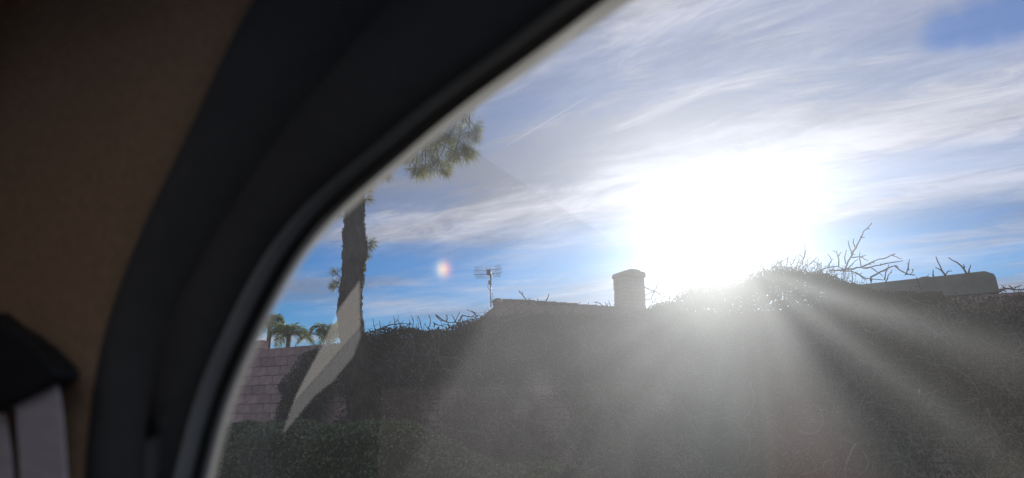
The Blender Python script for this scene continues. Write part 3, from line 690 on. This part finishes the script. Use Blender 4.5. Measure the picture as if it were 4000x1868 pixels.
def plant(name, label, qa, qb, n, m, ls, ntw, seed, leftedge=False, tintb=0.0, zmin=.06):
    e = empty(name, wp((qa + qb) / 2, .1, .05), label, 'vine', 'vines covering the garden wall')
    EL = np.array(e.location)
    q = rng.uniform(qa, qb, n * 3); zt_ = skyz(q); z = zmin + (zt_ - zmin) * rng.random(n * 3) ** .85
    keep = rng.random(n * 3) < density(q, z)
    if leftedge:
        le = np.interp(z, IVYL[:, 1], IVYL[:, 0]) + .22 * (fbm(np.stack([z, q * 0], 1), 6, 77, 2) - .5) + rng.normal(size=len(q)) * .04
        keep &= (q > le)
    q, z = q[keep][:n], z[keep][:n]
    n4 = int((qb - qa) * (5200 if name == 'climbing_vine' and qa > 9 else 1800))                        # the heap lying on top of the wall is thick
    q4 = rng.uniform(qa, qb, n4); z4 = TOPZ - .05 + (skyz(q4) - TOPZ + .05) * rng.random(n4) ** .8
    ok = (skyz(q4) > TOPZ + .02)
    if leftedge: ok &= q4 > np.interp(z4, IVYL[:, 1], IVYL[:, 0]) + .1
    q, z = np.concatenate([q, q4[ok]]), np.concatenate([z, z4[ok]])
    ed = np.clip((skyz(q) - z) / .25, 0, 1)
    w = bulge(q, z, seed) * rng.uniform(.15, 1.08, len(q)) * (.55 + .45 * ed)
    over = z > TOPZ - .02
    w = np.where(over, rng.uniform(-.45, .32, len(q)), w)
    if leftedge: w *= np.clip((q - np.interp(z, IVYL[:, 1], IVYL[:, 0])) / .6 + .35, .3, 1)
    P = wps(q, w + .01, z) - EL
    nr = np.concatenate([np.repeat((WM * 1.0)[None], len(q), 0), np.full((len(q), 1), .35)], 1)
    V = leaves(P, rng.uniform(.6, 1.25, len(q)) * ls, rng.uniform(.35, .8, len(q)) * ls, nr, .8, np.array([[0, 0, -1.]]), .9, .1)
    ti = np.clip(fbm(np.stack([q, z], 1), 2.5, seed + 3, 3) * .8 + rng.normal(size=len(q)) * .22 + tintb, 0, 1)
    link('foliage', fastmesh('foliage', V, 4, m, ti), e, kind='stuff')
    mb = MB(); thin = MB()
    for k in range(ntw):
        q0 = random.uniform(qa, qb); z0 = random.uniform(.2, float(skyz(np.array([q0]))[0]) - .02)
        if leftedge and q0 < np.interp(z0, IVYL[:, 1], IVYL[:, 0]) + .1: continue
        thick = random.random() < .07
        a = random.gauss(-.6 if random.random() < .6 else 2.6, .9); Ls = random.uniform(.25, .9) * (2.0 if thick else 1.0); st = 7 if not thick else 11; cu = random.gauss(0, .22)
        p = [q0, z0]; path = []
        for i in range(st):
            ww = float(bulge(np.array([p[0]]), np.array([p[1]]), seed)[0]) * (1.08 if not thick else .8) + .03
            path.append(np.array(wp(p[0], ww + random.uniform(-.015, .03), p[1])) - EL)
            a += cu + random.gauss(0, .25); p[0] += math.cos(a) * Ls / st; p[1] = min(max(p[1] + math.sin(a) * Ls / st, .1), float(skyz(np.array([p[0]]))[0]) + .03)
        r0 = random.uniform(.011, .024) if thick else random.uniform(.003, .008)
        (mb if thick else thin).tube(path, np.linspace(r0, r0 * .45, st), 5 if thick else 3, thick)
    mb.build('stems', M['twig'], e, True); thin.build('twigs', M['twig'], e, kind='stuff')
    # bristling short shoots along the skyline
    tw = MB()
    for k in range(int((qb - qa) * 34)):
        q0 = random.uniform(qa, qb)
        if 14.25 > q0 > 12.6 and random.random() < .9: continue
        z0 = float(skyz(np.array([q0]))[0]) - .05
        if leftedge and q0 < np.interp(min(z0, TOPZ), IVYL[:, 1], IVYL[:, 0]) + .3: continue
        L = random.choice((.1, .13, .16, .2, .26)) * random.uniform(.6, 1.2); a = random.gauss(1.57, .75); w0 = random.uniform(-.3, .2); dw = random.gauss(0, .25)
        path = []; p = np.array([q0, w0, z0])
        for i in range(5):
            path.append(np.array(wp(*p)) - EL); p = p + np.array([math.cos(a), dw, math.sin(a)]) * L / 4; a += random.gauss(0, .3)
        r0 = random.uniform(.0045, .010); tw.tube(path, np.linspace(r0, r0 * .5, 5), 4)
        if random.random() < .6:
            b0 = path[2]; a2 = a + random.choice((-.8, .8)); tw.tube([b0, b0 + np.array([WU[0] * math.cos(a2), WU[1] * math.cos(a2), math.sin(a2)]) * L * .35], [r0 * .7, r0 * .35], 4)
    tw.build('shoots', M['twigdark'], e, kind='stuff')
    return e
Q = lambda px: onwall(px, 1280)[0]
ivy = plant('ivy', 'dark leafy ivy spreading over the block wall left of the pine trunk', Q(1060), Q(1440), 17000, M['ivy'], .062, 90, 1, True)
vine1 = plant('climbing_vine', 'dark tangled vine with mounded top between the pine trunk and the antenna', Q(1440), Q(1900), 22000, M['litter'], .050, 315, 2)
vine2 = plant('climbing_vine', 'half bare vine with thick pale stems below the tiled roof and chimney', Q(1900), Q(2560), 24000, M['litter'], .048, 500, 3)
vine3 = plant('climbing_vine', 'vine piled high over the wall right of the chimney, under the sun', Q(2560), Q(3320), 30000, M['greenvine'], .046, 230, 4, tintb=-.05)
vine4 = plant('climbing_vine', 'brownish vine hanging below the plain raised wall end at far right', Q(3320), Q(4300), 22000, M['litter'], .046, 230, 5, tintb=-.05)

# the bare branches that stand out against the sky, each traced where it grows
def zr(l, ox, oy, k): return [[(ox + a * k, oy + b * k) for a, b in p] for p in l]
B4 = zr([[(930, 615), (1000, 460), (1060, 360), (1110, 240), (1150, 210), (1185, 165)], [(1000, 460), (985, 420), (968, 330)], [(1030, 392), (1015, 310)], [(900, 595), (1100, 572), (1190, 520), (1300, 490), (1400, 450)], [(1370, 462), (1405, 480), (1462, 490)], [(1100, 580), (1250, 556), (1470, 512)], [(880, 570), (882, 440), (825, 420)], [(882, 470), (905, 430)], [(780, 575), (830, 490), (775, 450)], [(945, 540), (930, 470), (950, 410)], [(1090, 580), (1070, 490), (1075, 430)], [(1000, 485), (1080, 475), (1130, 460)], [(1085, 480), (1150, 516)], [(1170, 665), (1300, 600), (1390, 548), (1440, 600), (1500, 640), (1580, 645)], [(1300, 690), (1322, 610), (1340, 545)], [(1310, 705), (1345, 640), (1370, 595)], [(1490, 645), (1520, 570), (1527, 497)], [(1525, 600), (1505, 535)], [(1560, 590), (1540, 640)], [(1180, 580), (1260, 620), (1285, 655)], [(1400, 555), (1470, 620)], [(550, 545), (575, 400), (570, 368)], [(555, 500), (585, 405)], [(545, 540), (560, 470), (515, 455)], [(440, 555), (500, 455)], [(400, 555), (435, 445)], [(350, 550), (385, 480), (445, 490)], [(330, 550), (315, 490)], [(610, 545), (650, 520), (683, 480)], [(640, 518), (722, 560)], [(730, 590), (860, 560), (930, 590)], [(800, 600), (1000, 600), (1130, 690)], [(1030, 620), (1140, 680), (1290, 690)], [(960, 590), (1030, 520), (1060, 500)]], 2900, 800, .427)
B4b = zr([[(1860, 650), (1790, 540), (1770, 475)], [(1860, 650), (1820, 595), (1765, 575)], [(1850, 640), (1880, 610), (1915, 610)], [(1750, 668), (1748, 595)], [(2050, 628), (2000, 550), (1940, 530), (1885, 482)], [(2027, 590), (2023, 545)], [(2068, 628), (2086, 550)], [(1600, 690), (1660, 650), (1720, 660)], [(2345, 800), (2380, 770), (2440, 762), (2540, 790), (2590, 768)], [(2400, 768), (2368, 735)], [(2470, 765), (2436, 738)], [(2490, 765), (2555, 738)], [(2350, 778), (2400, 790)]], 2900, 800, .427)
B3 = zr([[(880, 580), (830, 500), (785, 445)], [(818, 490), (812, 455)], [(880, 575), (876, 517)], [(878, 548), (900, 520)], [(1020, 580), (1060, 522), (1070, 475)], [(1000, 580), (975, 550), (957, 520)], [(990, 565), (1002, 540)], [(1110, 585), (1140, 570), (1255, 580)], [(1290, 605), (1330, 592), (1365, 555)], [(1310, 575), (1345, 595)], [(1465, 625), (1440, 555)], [(1640, 640), (1560, 572), (1490, 555)], [(1650, 640), (1595, 555)], [(1690, 645), (1630, 540)], [(1720, 600), (1675, 580)]], 1700, 950, .4156)
B2 = zr([[(5, 675), (40, 710), (120, 748), (235, 745)], [(112, 745), (110, 667)], [(192, 740), (155, 675)], [(180, 742), (232, 645)], [(235, 750), (237, 675), (330, 692), (392, 692)], [(400, 690), (345, 640), (295, 625)], [(372, 665), (385, 650)], [(0, 760), (60, 775), (110, 800)], [(230, 760), (300, 730), (370, 712)], [(380, 660), (345, 637)]], 1700, 950, .4156)
B1 = zr([[(580, 130), (582, 60), (560, 20)], [(582, 90), (605, 45)], [(500, 130), (530, 75)], [(640, 130), (680, 70)], [(790, 160), (800, 60), (765, 0)], [(895, 170), (870, 50), (850, 10)], [(960, 170), (1005, 95), (1005, 55), (975, 0)], [(980, 160), (920, 110)], [(430, 150), (450, 110)], [(330, 210), (250, 160)], [(320, 195), (345, 170)], [(680, 150), (760, 95)], [(850, 180), (835, 110)], [(1060, 5), (1100, 60), (1190, 85)], [(1030, 90), (1100, 130), (1210, 110)], [(1190, 85), (1192, 0)], [(340, 190), (480, 130), (600, 105), (780, 110)], [(700, 180), (790, 150), (890, 180)]], 1350, 1230, .3326)
B5 = zr([[(1955, 395), (2010, 440), (2062, 455), (2085, 400), (2118, 312)], [(2060, 452), (2015, 470), (1970, 492)], [(2062, 455), (2032, 500), (2030, 540), (2050, 560)], [(2060, 450), (2120, 490), (2182, 516)], [(2130, 460), (2190, 490)], [(1975, 535), (2050, 560)], [(2060, 560), (2075, 500)], [(2100, 490), (2110, 460)]], 1700, 950, .4156)
def branches(e, L, dark, r0=.011):
    EL = np.array(e.location)
    for p in L:
        w = random.uniform(-.12, .12); path = [np.array(wp(onwall(a, b, w)[0], w, onwall(a, b, w)[1])) for a, b in p]
        a0, b0 = path[0], path[-1]
        if len(path) == 2: path = [path[0], (path[0] + path[1]) / 2 + rng.normal(size=3) * .012, path[1]]
        P = np.array(path); s_ = np.concatenate([[0], np.cumsum(np.linalg.norm(np.diff(P, axis=0), axis=1))]); n = max(5, int(s_[-1] / .05)); u = np.linspace(0, s_[-1], n)
        P = np.stack([np.interp(u, s_, P[:, i]) for i in range(3)], 1); P[1:-1] = (P[:-2] + P[1:-1] * 2 + P[2:]) / 4; P[1:-1] += rng.normal(size=(n - 2, 3)) * .005
        rr_ = r0 * (.55 + .45 * min(1, s_[-1] / .7)); rad_ = np.linspace(rr_, rr_ * .45, n) * rng.uniform(.85, 1.2, n)
        mb = MB(); mb.tube(P - EL, rad_, 6)
        for k in range(int(s_[-1] / .16)):
            i = random.randrange(1, n - 1); d = unit(P[i + 1] - P[i - 1]); sd_ = unit(np.cross(d, rng.normal(size=3))); mb.tube([P[i] - EL, P[i] - EL + (d * .5 + sd_) * random.uniform(.015, .05)], [rr_ * .5, rr_ * .3], 4)
        mb.build('branch', dark, e, True)
branches(vine3, B4, M['twig'], .0135); branches(vine3, B5, M['twig'], .014)
branches(vine4, B4b, M['twigdark'], .017)
branches(vine2, B3, M['twigdark'], .017)
branches(vine1, B2 + B1, M['twigdark'], .014)
tw = MB(); EL = np.array(vine3.location)
for k in range(230):                                   # fine dead twigs bristling out of the bramble heap
    q0 = random.uniform(onwall(2900, 1080)[0], onwall(3420, 1110)[0]); w0 = random.uniform(-.3, .2); p = np.array([q0, w0, float(skyz(np.array([q0]))[0]) - .08]); a = random.gauss(1.3, .8); L = random.uniform(.15, .42) * (1.0 if q0 < onwall(3300, 1100)[0] else .7); dw = random.gauss(0, .3); path = []
    for i in range(7): path.append(np.array(wp(*p)) - EL); p = p + np.array([math.cos(a), dw, math.sin(a)]) * L / 6; a += random.gauss(0, .28)
    r0 = random.uniform(.003, .0065); tw.tube(path, np.linspace(r0, r0 * .35, 7), 4)
    for j in (2, 4):
        a2 = a + random.choice((-.9, .9)); tw.tube([path[j], path[j] + np.array([WU[0] * math.cos(a2), WU[1] * math.cos(a2), math.sin(a2)]) * L * random.uniform(.15, .4)], [r0 * .7, r0 * .3], 3)
tw.build('fine_twigs', M['twig'], vine3, kind='stuff')
# dead leaves hanging on the branch tips, and one pale leaf caught in the vine
def hang(e, px, py, m, s=.05):
    P = np.array(wp(onwall(px, py, .3)[0], .3, onwall(px, py, .3)[1])) - np.array(e.location); mb = MB()
    mb.add([P + (0, 0, s), P + (s * .35, -.01, s * .2), P + (0, .012, -s), P + (-s * .35, -.01, s * .2), P + (0, -.015, 0)], [(0, 1, 4), (1, 2, 4), (2, 3, 4), (3, 0, 4), (0, 3, 2, 1)]); mb.build('dead_leaf', m, e)
for a, b in ((1697, 1271), (1709, 1285), (1751, 1270), (1601, 1265)): hang(vine1, a, b, M['twigdark'], .045)
hang(vine3, 3402, 1096, M['twigdark'], .06)
hang(vine4, 3590, 1532, M['paleleaf'], .05)

# ------------------------------------------------------------------ the car around the camera
CA = R(28); CD = 0.45
es = np.array([math.cos(CA), -math.sin(CA), 0]); en = np.array([math.sin(CA), math.cos(CA), 0])
def tocar(P): P = np.asarray(P) - np.array([0, 0, 0]); return (float(P @ es), float(P @ en), float(P[2]))
def onpane(px, py, w=CD):
    d = ray(px, py); tt = w / (d @ en); P = EYE + d * tt; return (float(P @ es), float(P[2]))
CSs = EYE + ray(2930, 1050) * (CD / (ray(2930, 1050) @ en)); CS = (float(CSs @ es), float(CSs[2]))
car = empty('car', (0, 0, 0), 'inside of a car seen from its seat, black door frame round a dusty side window', 'car', rotz=-CA)
E1 = [(2315, 0), (2195, 95), (2075, 186), (1848, 349), (1745, 420), (1632, 515), (1532, 596), (1390, 708), (1249, 825), (1166, 920), (1098, 1000), (1030, 1125), (962, 1260), (895, 1404), (832, 1548), (768, 1794), (750, 1868)]
e1 = [onpane(*p) for p in E1]
e1 = [(.95, 1.70), (.55, 1.715), (.25, 1.70), (.05, 1.655)] + e1 + [onpane(700, 2100), onpane(640, 2350)]
def resample(P, n):
    P = np.array(P); s_ = np.concatenate([[0], np.cumsum(np.linalg.norm(np.diff(P, axis=0), axis=1))]); u = np.linspace(0, s_[-1], n)
    Q_ = np.stack([np.interp(u, s_, P[:, i]) for i in range(P.shape[1])], 1)
    for _ in range(3): Q_[1:-1] = (Q_[:-2] + 2 * Q_[1:-1] + Q_[2:]) / 4
    return Q_
e1 = resample(e1, 90); tg = unit(np.gradient(e1, axis=0)); nin = np.stack([-tg[:, 1], tg[:, 0]], 1)       # towards the glass
if nin[40] @ (np.array(onpane(2400, 1000)) - e1[40]) < 0: nin = -nin
TAPER = .18 + .82 * np.clip((1.53 - e1[:, 1]) / .14, 0, 1) ** 1.5
TAPER[e1[:, 0] > -.1] = .18
def sweep(name, prof, m, smooth=True, path=None, nn_=None):
    """prof: (offset into the glass opening, car-outward offset from the pane) closed polygon swept along the window edge"""
    pa = e1 if path is None else path; nv = nin if nn_ is None else nn_
    V = []; k = len(prof)
    for p, n_, tf in zip(pa, nv, TAPER):
        for a, b in prof:
            a = a * tf if a > 0 else a
            V.append((p[0] + n_[0] * a, CD + b, p[1] + n_[1] * a))
    N_ = len(pa); F = [(i * k + j, i * k + (j + 1) % k, (i + 1) * k + (j + 1) % k, (i + 1) * k + j) for i in range(N_ - 1) for j in range(k)] + [tuple(range(k))[::-1], tuple((N_ - 1) * k + j for j in range(k))]
    mb = MB(); mb.add(V, F); return mb.build(name, m, car, smooth)
def rnd(a0, a1, b0, b1, n=8):
    """rounded bead between offsets a0..a1, bulging from b1 in to b0"""
    return [(a0 + (a1 - a0) * (1 - math.cos(math.pi * i / n)) / 2, b1 + (b0 - b1) * math.sin(math.pi * i / n)) for i in range(n + 1)]
sweep('window_trim', rnd(-.002, .0085, -.022, -.002), M['trim_grey'])
sweep('rubber_seal', [(.0086, -.008), (.0135, -.008), (.0135, -.0005), (.0086, -.0005)], M['rubber'], False)
# milky edge strip of the glass, broader along the roof
fw = np.interp(e1[:, 1], [1.2, 1.35, 1.42, 1.5, 1.6], [.010, .0095, .0075, .009, .016])
f0 = e1 + nin * (.0136 * TAPER)[:, None]; f1 = f0 + nin * fw[:, None]
# black door frame: from the window edge back to the dark boundary, a folded band
E2 = [(1500, -700), (1250, -330), (1000, -40), (880, 200), (780, 420), (680, 640), (580, 830), (490, 1050), (420, 1230), (370, 1450), (345, 1650), (325, 1900), (310, 2400)]
W2 = CD - .07
e2 = resample([(1.0, 1.68), (.55, 1.70), (.2, 1.69)] + [onpane(a, b, W2) for a, b in E2], 90)
EM = [onpane(a, b, CD - .045) for a, b in [(1750, -250), (1400, 160), (1180, 420), (980, 700), (800, 1000), (690, 1200), (640, 1320), (590, 1560), (560, 1868), (540, 2400)]]
em = resample([(1.0, 1.705), (.55, 1.71), (.15, 1.69)] + EM, 90)
def band(name, rows, m, smooth=True, thick=.012):
    """rows: list of (90,3) curves in car axes; closed with a back sheet"""
    V = []; n = len(rows[0]); k = len(rows)
    for r_ in rows: V += [tuple(p) for p in r_]
    for r_ in rows: V += [(p[0], p[1] + thick, p[2]) for p in r_]
    F = []
    for off, fl in ((0, False), (k * n, True)):
        for a in range(k - 1):
            for b in range(n - 1):
                f = (off + a * n + b, off + a * n + b + 1, off + (a + 1) * n + b + 1, off + (a + 1) * n + b); F.append(f[::-1] if fl else f)
    for a in (0, k - 1):
        for b in range(n - 1): F.append((a * n + b, a * n + b + 1, k * n + a * n + b + 1, k * n + a * n + b))
    for b in (0, n - 1):
        for a in range(k - 1): F.append((a * n + b, (a + 1) * n + b, k * n + (a + 1) * n + b, k * n + a * n + b))
    mb = MB(); mb.add(V, F); return mb.build(name, m, car, smooth)
def at(c, w): return np.stack([c[:, 0], np.broadcast_to(w, (len(c),)), c[:, 1]], 1)
L1 = at(e1 - nin * .002, CD - .014); L1b = at(e1 - nin * .012, CD - .026)
LM = at(em, CD - .047); LMb = at(em * .93 + e2 * .07, CD - .043); L2b = at(em * .2 + e2 * .8, CD - .060); L2 = at(e2, W2)
band('door_frame', [at(e1 - nin * .002, CD - .002), L1, L1b, LM], M['trim_black'])
band('frame_cover', [LMb + np.array([0, .002, 0]), L2b, L2, at(e2 + (e2 - em) * .05, W2 + .015)], M['trim_black'])
# brown fabric pillar cover, nearer than the frame
n2 = unit(np.gradient(e2, axis=0)); n2 = np.stack([n2[:, 1], -n2[:, 0]], 1)
if n2[60, 0] > 0: n2 = -n2
def cl(c): c = c.copy(); c[:, 1] = np.minimum(c[:, 1], 1.745); return c
def cl2(c): c = cl(c); c[:, 0] = np.maximum(c[:, 0], -1.0); return c
band('pillar_cover', [at(cl(e2 - n2 * .006), W2 + .012)] + [at(cl2(e2 + n2 * k), W2 - dw_) for k, dw_ in ((.004, .002), (.012, .008), (.05, .014), (.14, .012), (.26, .016), (.46, .03))], M['trim_fabric'])
band('edge_strip', [at(f0, CD + .0045), at(f1, CD + .0045)], M['film'], False, .001)
# window pane
poly = [tuple(p + n_ * .010) for p, n_ in zip(e1, nin)]
poly = poly + [(poly[-1][0], .82), (.95, .82)]
mb = MB(); n = len(poly); mb.add([(a, CD - .002, b) for a, b in poly] + [(a, CD + .002, b) for a, b in poly], [tuple(range(n)), tuple(range(n, 2 * n))[::-1]] + [(i, (i + 1) % n, n + (i + 1) % n, n + i) for i in range(n)])
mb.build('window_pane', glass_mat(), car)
# shell of the cabin
SR = (-.75, 1.8, -1.1, .12)                       # roof opening added out of view to let skylight into the cabin
def ringbox(mb, lo, hi):
    mb.box((lo[0], lo[1], lo[2]), (SR[0] - .001, hi[1], hi[2])); mb.box((SR[1] + .001, lo[1], lo[2]), (hi[0], hi[1], hi[2]))
    mb.box((SR[0], lo[1], lo[2]), (SR[1], SR[2] - .001, hi[2])); mb.box((SR[0], SR[3] + .001, lo[2]), (SR[1], hi[1], hi[2]))
mb = MB(); ringbox(mb, (-1.9, -1.15, 1.76), (1.9, CD - .03, 1.79)); mb.build('roof_lining', M['trim_fabric'], car)
mb = MB(); ringbox(mb, (-1.95, -1.2, 1.795), (1.95, CD + .03, 1.815)); mb.build('roof_panel', M['paint'], car)
mb = MB()
for lo, hi in (((SR[0], SR[2], 1.752), (SR[1], SR[2] + .012, 1.822)), ((SR[0], SR[3] - .012, 1.752), (SR[1], SR[3], 1.822)), ((SR[0], SR[2] + .012, 1.752), (SR[0] + .012, SR[3] - .012, 1.822)), ((SR[1] - .012, SR[2] + .012, 1.752), (SR[1], SR[3] - .012, 1.822))): mb.box(lo, hi)
mb.build('added_opening_rim', M['rubber'], car)  # dark rim covering the sunlit edges of the added opening
gm = bpy.data.materials.new('added_opening_glass'); gm.use_nodes = True; nt = NT(gm.node_tree); nt.n.clear()
tr_ = nt.node('ShaderNodeBsdfTransparent'); tr_.inputs[0].default_value = (.93, .94, .93, 1); nt.l.new(tr_.outputs[0], nt.node('ShaderNodeOutputMaterial').inputs[0])
mb = MB(); mb.box((SR[0] + .013, SR[2] + .013, 1.80), (SR[1] - .013, SR[3] - .013, 1.806)); mb.build('added_opening_pane', gm, car)  # clear pane over the added opening
mb = MB(); mb.box((-1.9, CD - .06, .2), (1.9, CD + .05, .80)); o = mb.build('door_panel', M['trim_black'], car)
# outer door frame, outside of the glass line
mb = MB(); V = []; oo = resample([(1.0, 1.765), (.4, 1.765), (0, 1.765), (-.35, 1.75), (-.62, 1.55), (-.75, 1.2), (-.80, .8)], 90)
band('outer_frame', [at(e1 - nin * .003, CD + .004), at(oo, CD + .008)], M['paint'], thick=.02)
mb = MB(); mb.box((-1.9, -1.2, .2), (1.3, -1.145, 1.768)); mb.build('far_side_panel', M['carpet'], car)  # carried up to the roof without windows to keep reflections dark
mb = MB(); mb.box((-1.9, -1.15, .16), (1.9, CD - .06, .195)); mb.build('floor', M['carpet'], car)
mb = MB(); mb.box((-1.95, -1.2, .2), (-1.91, CD - .055, 1.768)); mb.build('rear_panel', M['carpet'], car)  # closed to the roof to keep bright sky out of the reflections
mb = MB(); mb.box((1.91, -1.2, .2), (1.95, CD + .02, 1.1)); mb.build('dashboard', M['trim_black'], car)
# seat belt: shoulder anchor and webbing in front of the pillar cover
BD = .335
def pl(px, py, dd=0.0): P = EYE + ray(px, py) * ((BD + dd) / (ray(px, py) @ en)); return np.array(tocar(P))
def slab(pts, th, name, m, parent, bevel=.004):
    k = len(pts); A0 = [pl(a, b) for a, b in pts]; V = A0 + [p + np.array([0, th, 0]) for p in A0]
    mb = MB(); mb.add(V, [tuple(range(k)), tuple(range(k, 2 * k))[::-1]] + [(i, (i + 1) % k, k + (i + 1) % k, k + i) for i in range(k)]); o = mb.build(name, m, parent)
    if bevel: b_ = o.modifiers.new('bevel', 'BEVEL'); b_.width = bevel; b_.segments = 3; b_.limit_method = 'ANGLE'
    return o
belt = bpy.data.objects.new('seat_belt', None); COL.objects.link(belt); belt.parent = car
slab([(-60, 1210), (0, 1262), (60, 1300), (120, 1345), (160, 1385), (190, 1418), (206, 1444), (208, 1466), (198, 1484), (160, 1506), (80, 1546), (0, 1586), (-60, 1616)], .022, 'belt_anchor', M['anchor'], belt, .010)
BD = .345
slab([(-60, 1590), (75, 1530), (160, 1480), (196, 1460), (212, 1480), (224, 1530), (232, 1580), (240, 1650), (248, 1760), (254, 1868), (262, 2300), (90, 2300), (76, 1868), (66, 1700), (60, 1600)], .0025, 'belt_strap', M['strap'], belt, .001)
BD = .352
slab([(-70, 1590), (8, 1570), (22, 1650), (36, 1760), (44, 1868), (70, 2300), (-50, 2300)], .0025, 'belt_strap', M['strap'], belt, .001)

# ------------------------------------------------------------------ unseen card, added so its reflection makes the pale wedge in the glass
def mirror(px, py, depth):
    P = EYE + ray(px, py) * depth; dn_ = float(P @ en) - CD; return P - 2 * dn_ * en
card = empty('added_card', tuple(mirror(1250, 1400, 1.5)), 'white card added unseen in the cabin, mirrored as a pale wedge in the window glass', 'card')
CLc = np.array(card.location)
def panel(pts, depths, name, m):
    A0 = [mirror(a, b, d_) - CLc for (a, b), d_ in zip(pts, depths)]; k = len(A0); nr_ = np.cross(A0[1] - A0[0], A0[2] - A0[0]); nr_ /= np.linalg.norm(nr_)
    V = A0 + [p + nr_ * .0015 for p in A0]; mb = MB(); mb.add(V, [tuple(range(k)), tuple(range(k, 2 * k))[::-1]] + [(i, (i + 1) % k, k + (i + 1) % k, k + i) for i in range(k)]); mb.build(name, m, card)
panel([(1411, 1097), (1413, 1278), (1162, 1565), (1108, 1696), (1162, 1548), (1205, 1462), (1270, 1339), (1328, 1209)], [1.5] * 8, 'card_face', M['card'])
panel([(1413, 1281), (1416, 1310), (1385, 1393), (1306, 1490), (1234, 1548), (1162, 1635), (1110, 1697), (1162, 1568)], [1.5] * 8, 'card_grey_panel', M['cardback'])  # grey panel level with the white one, for the wedge's darker half
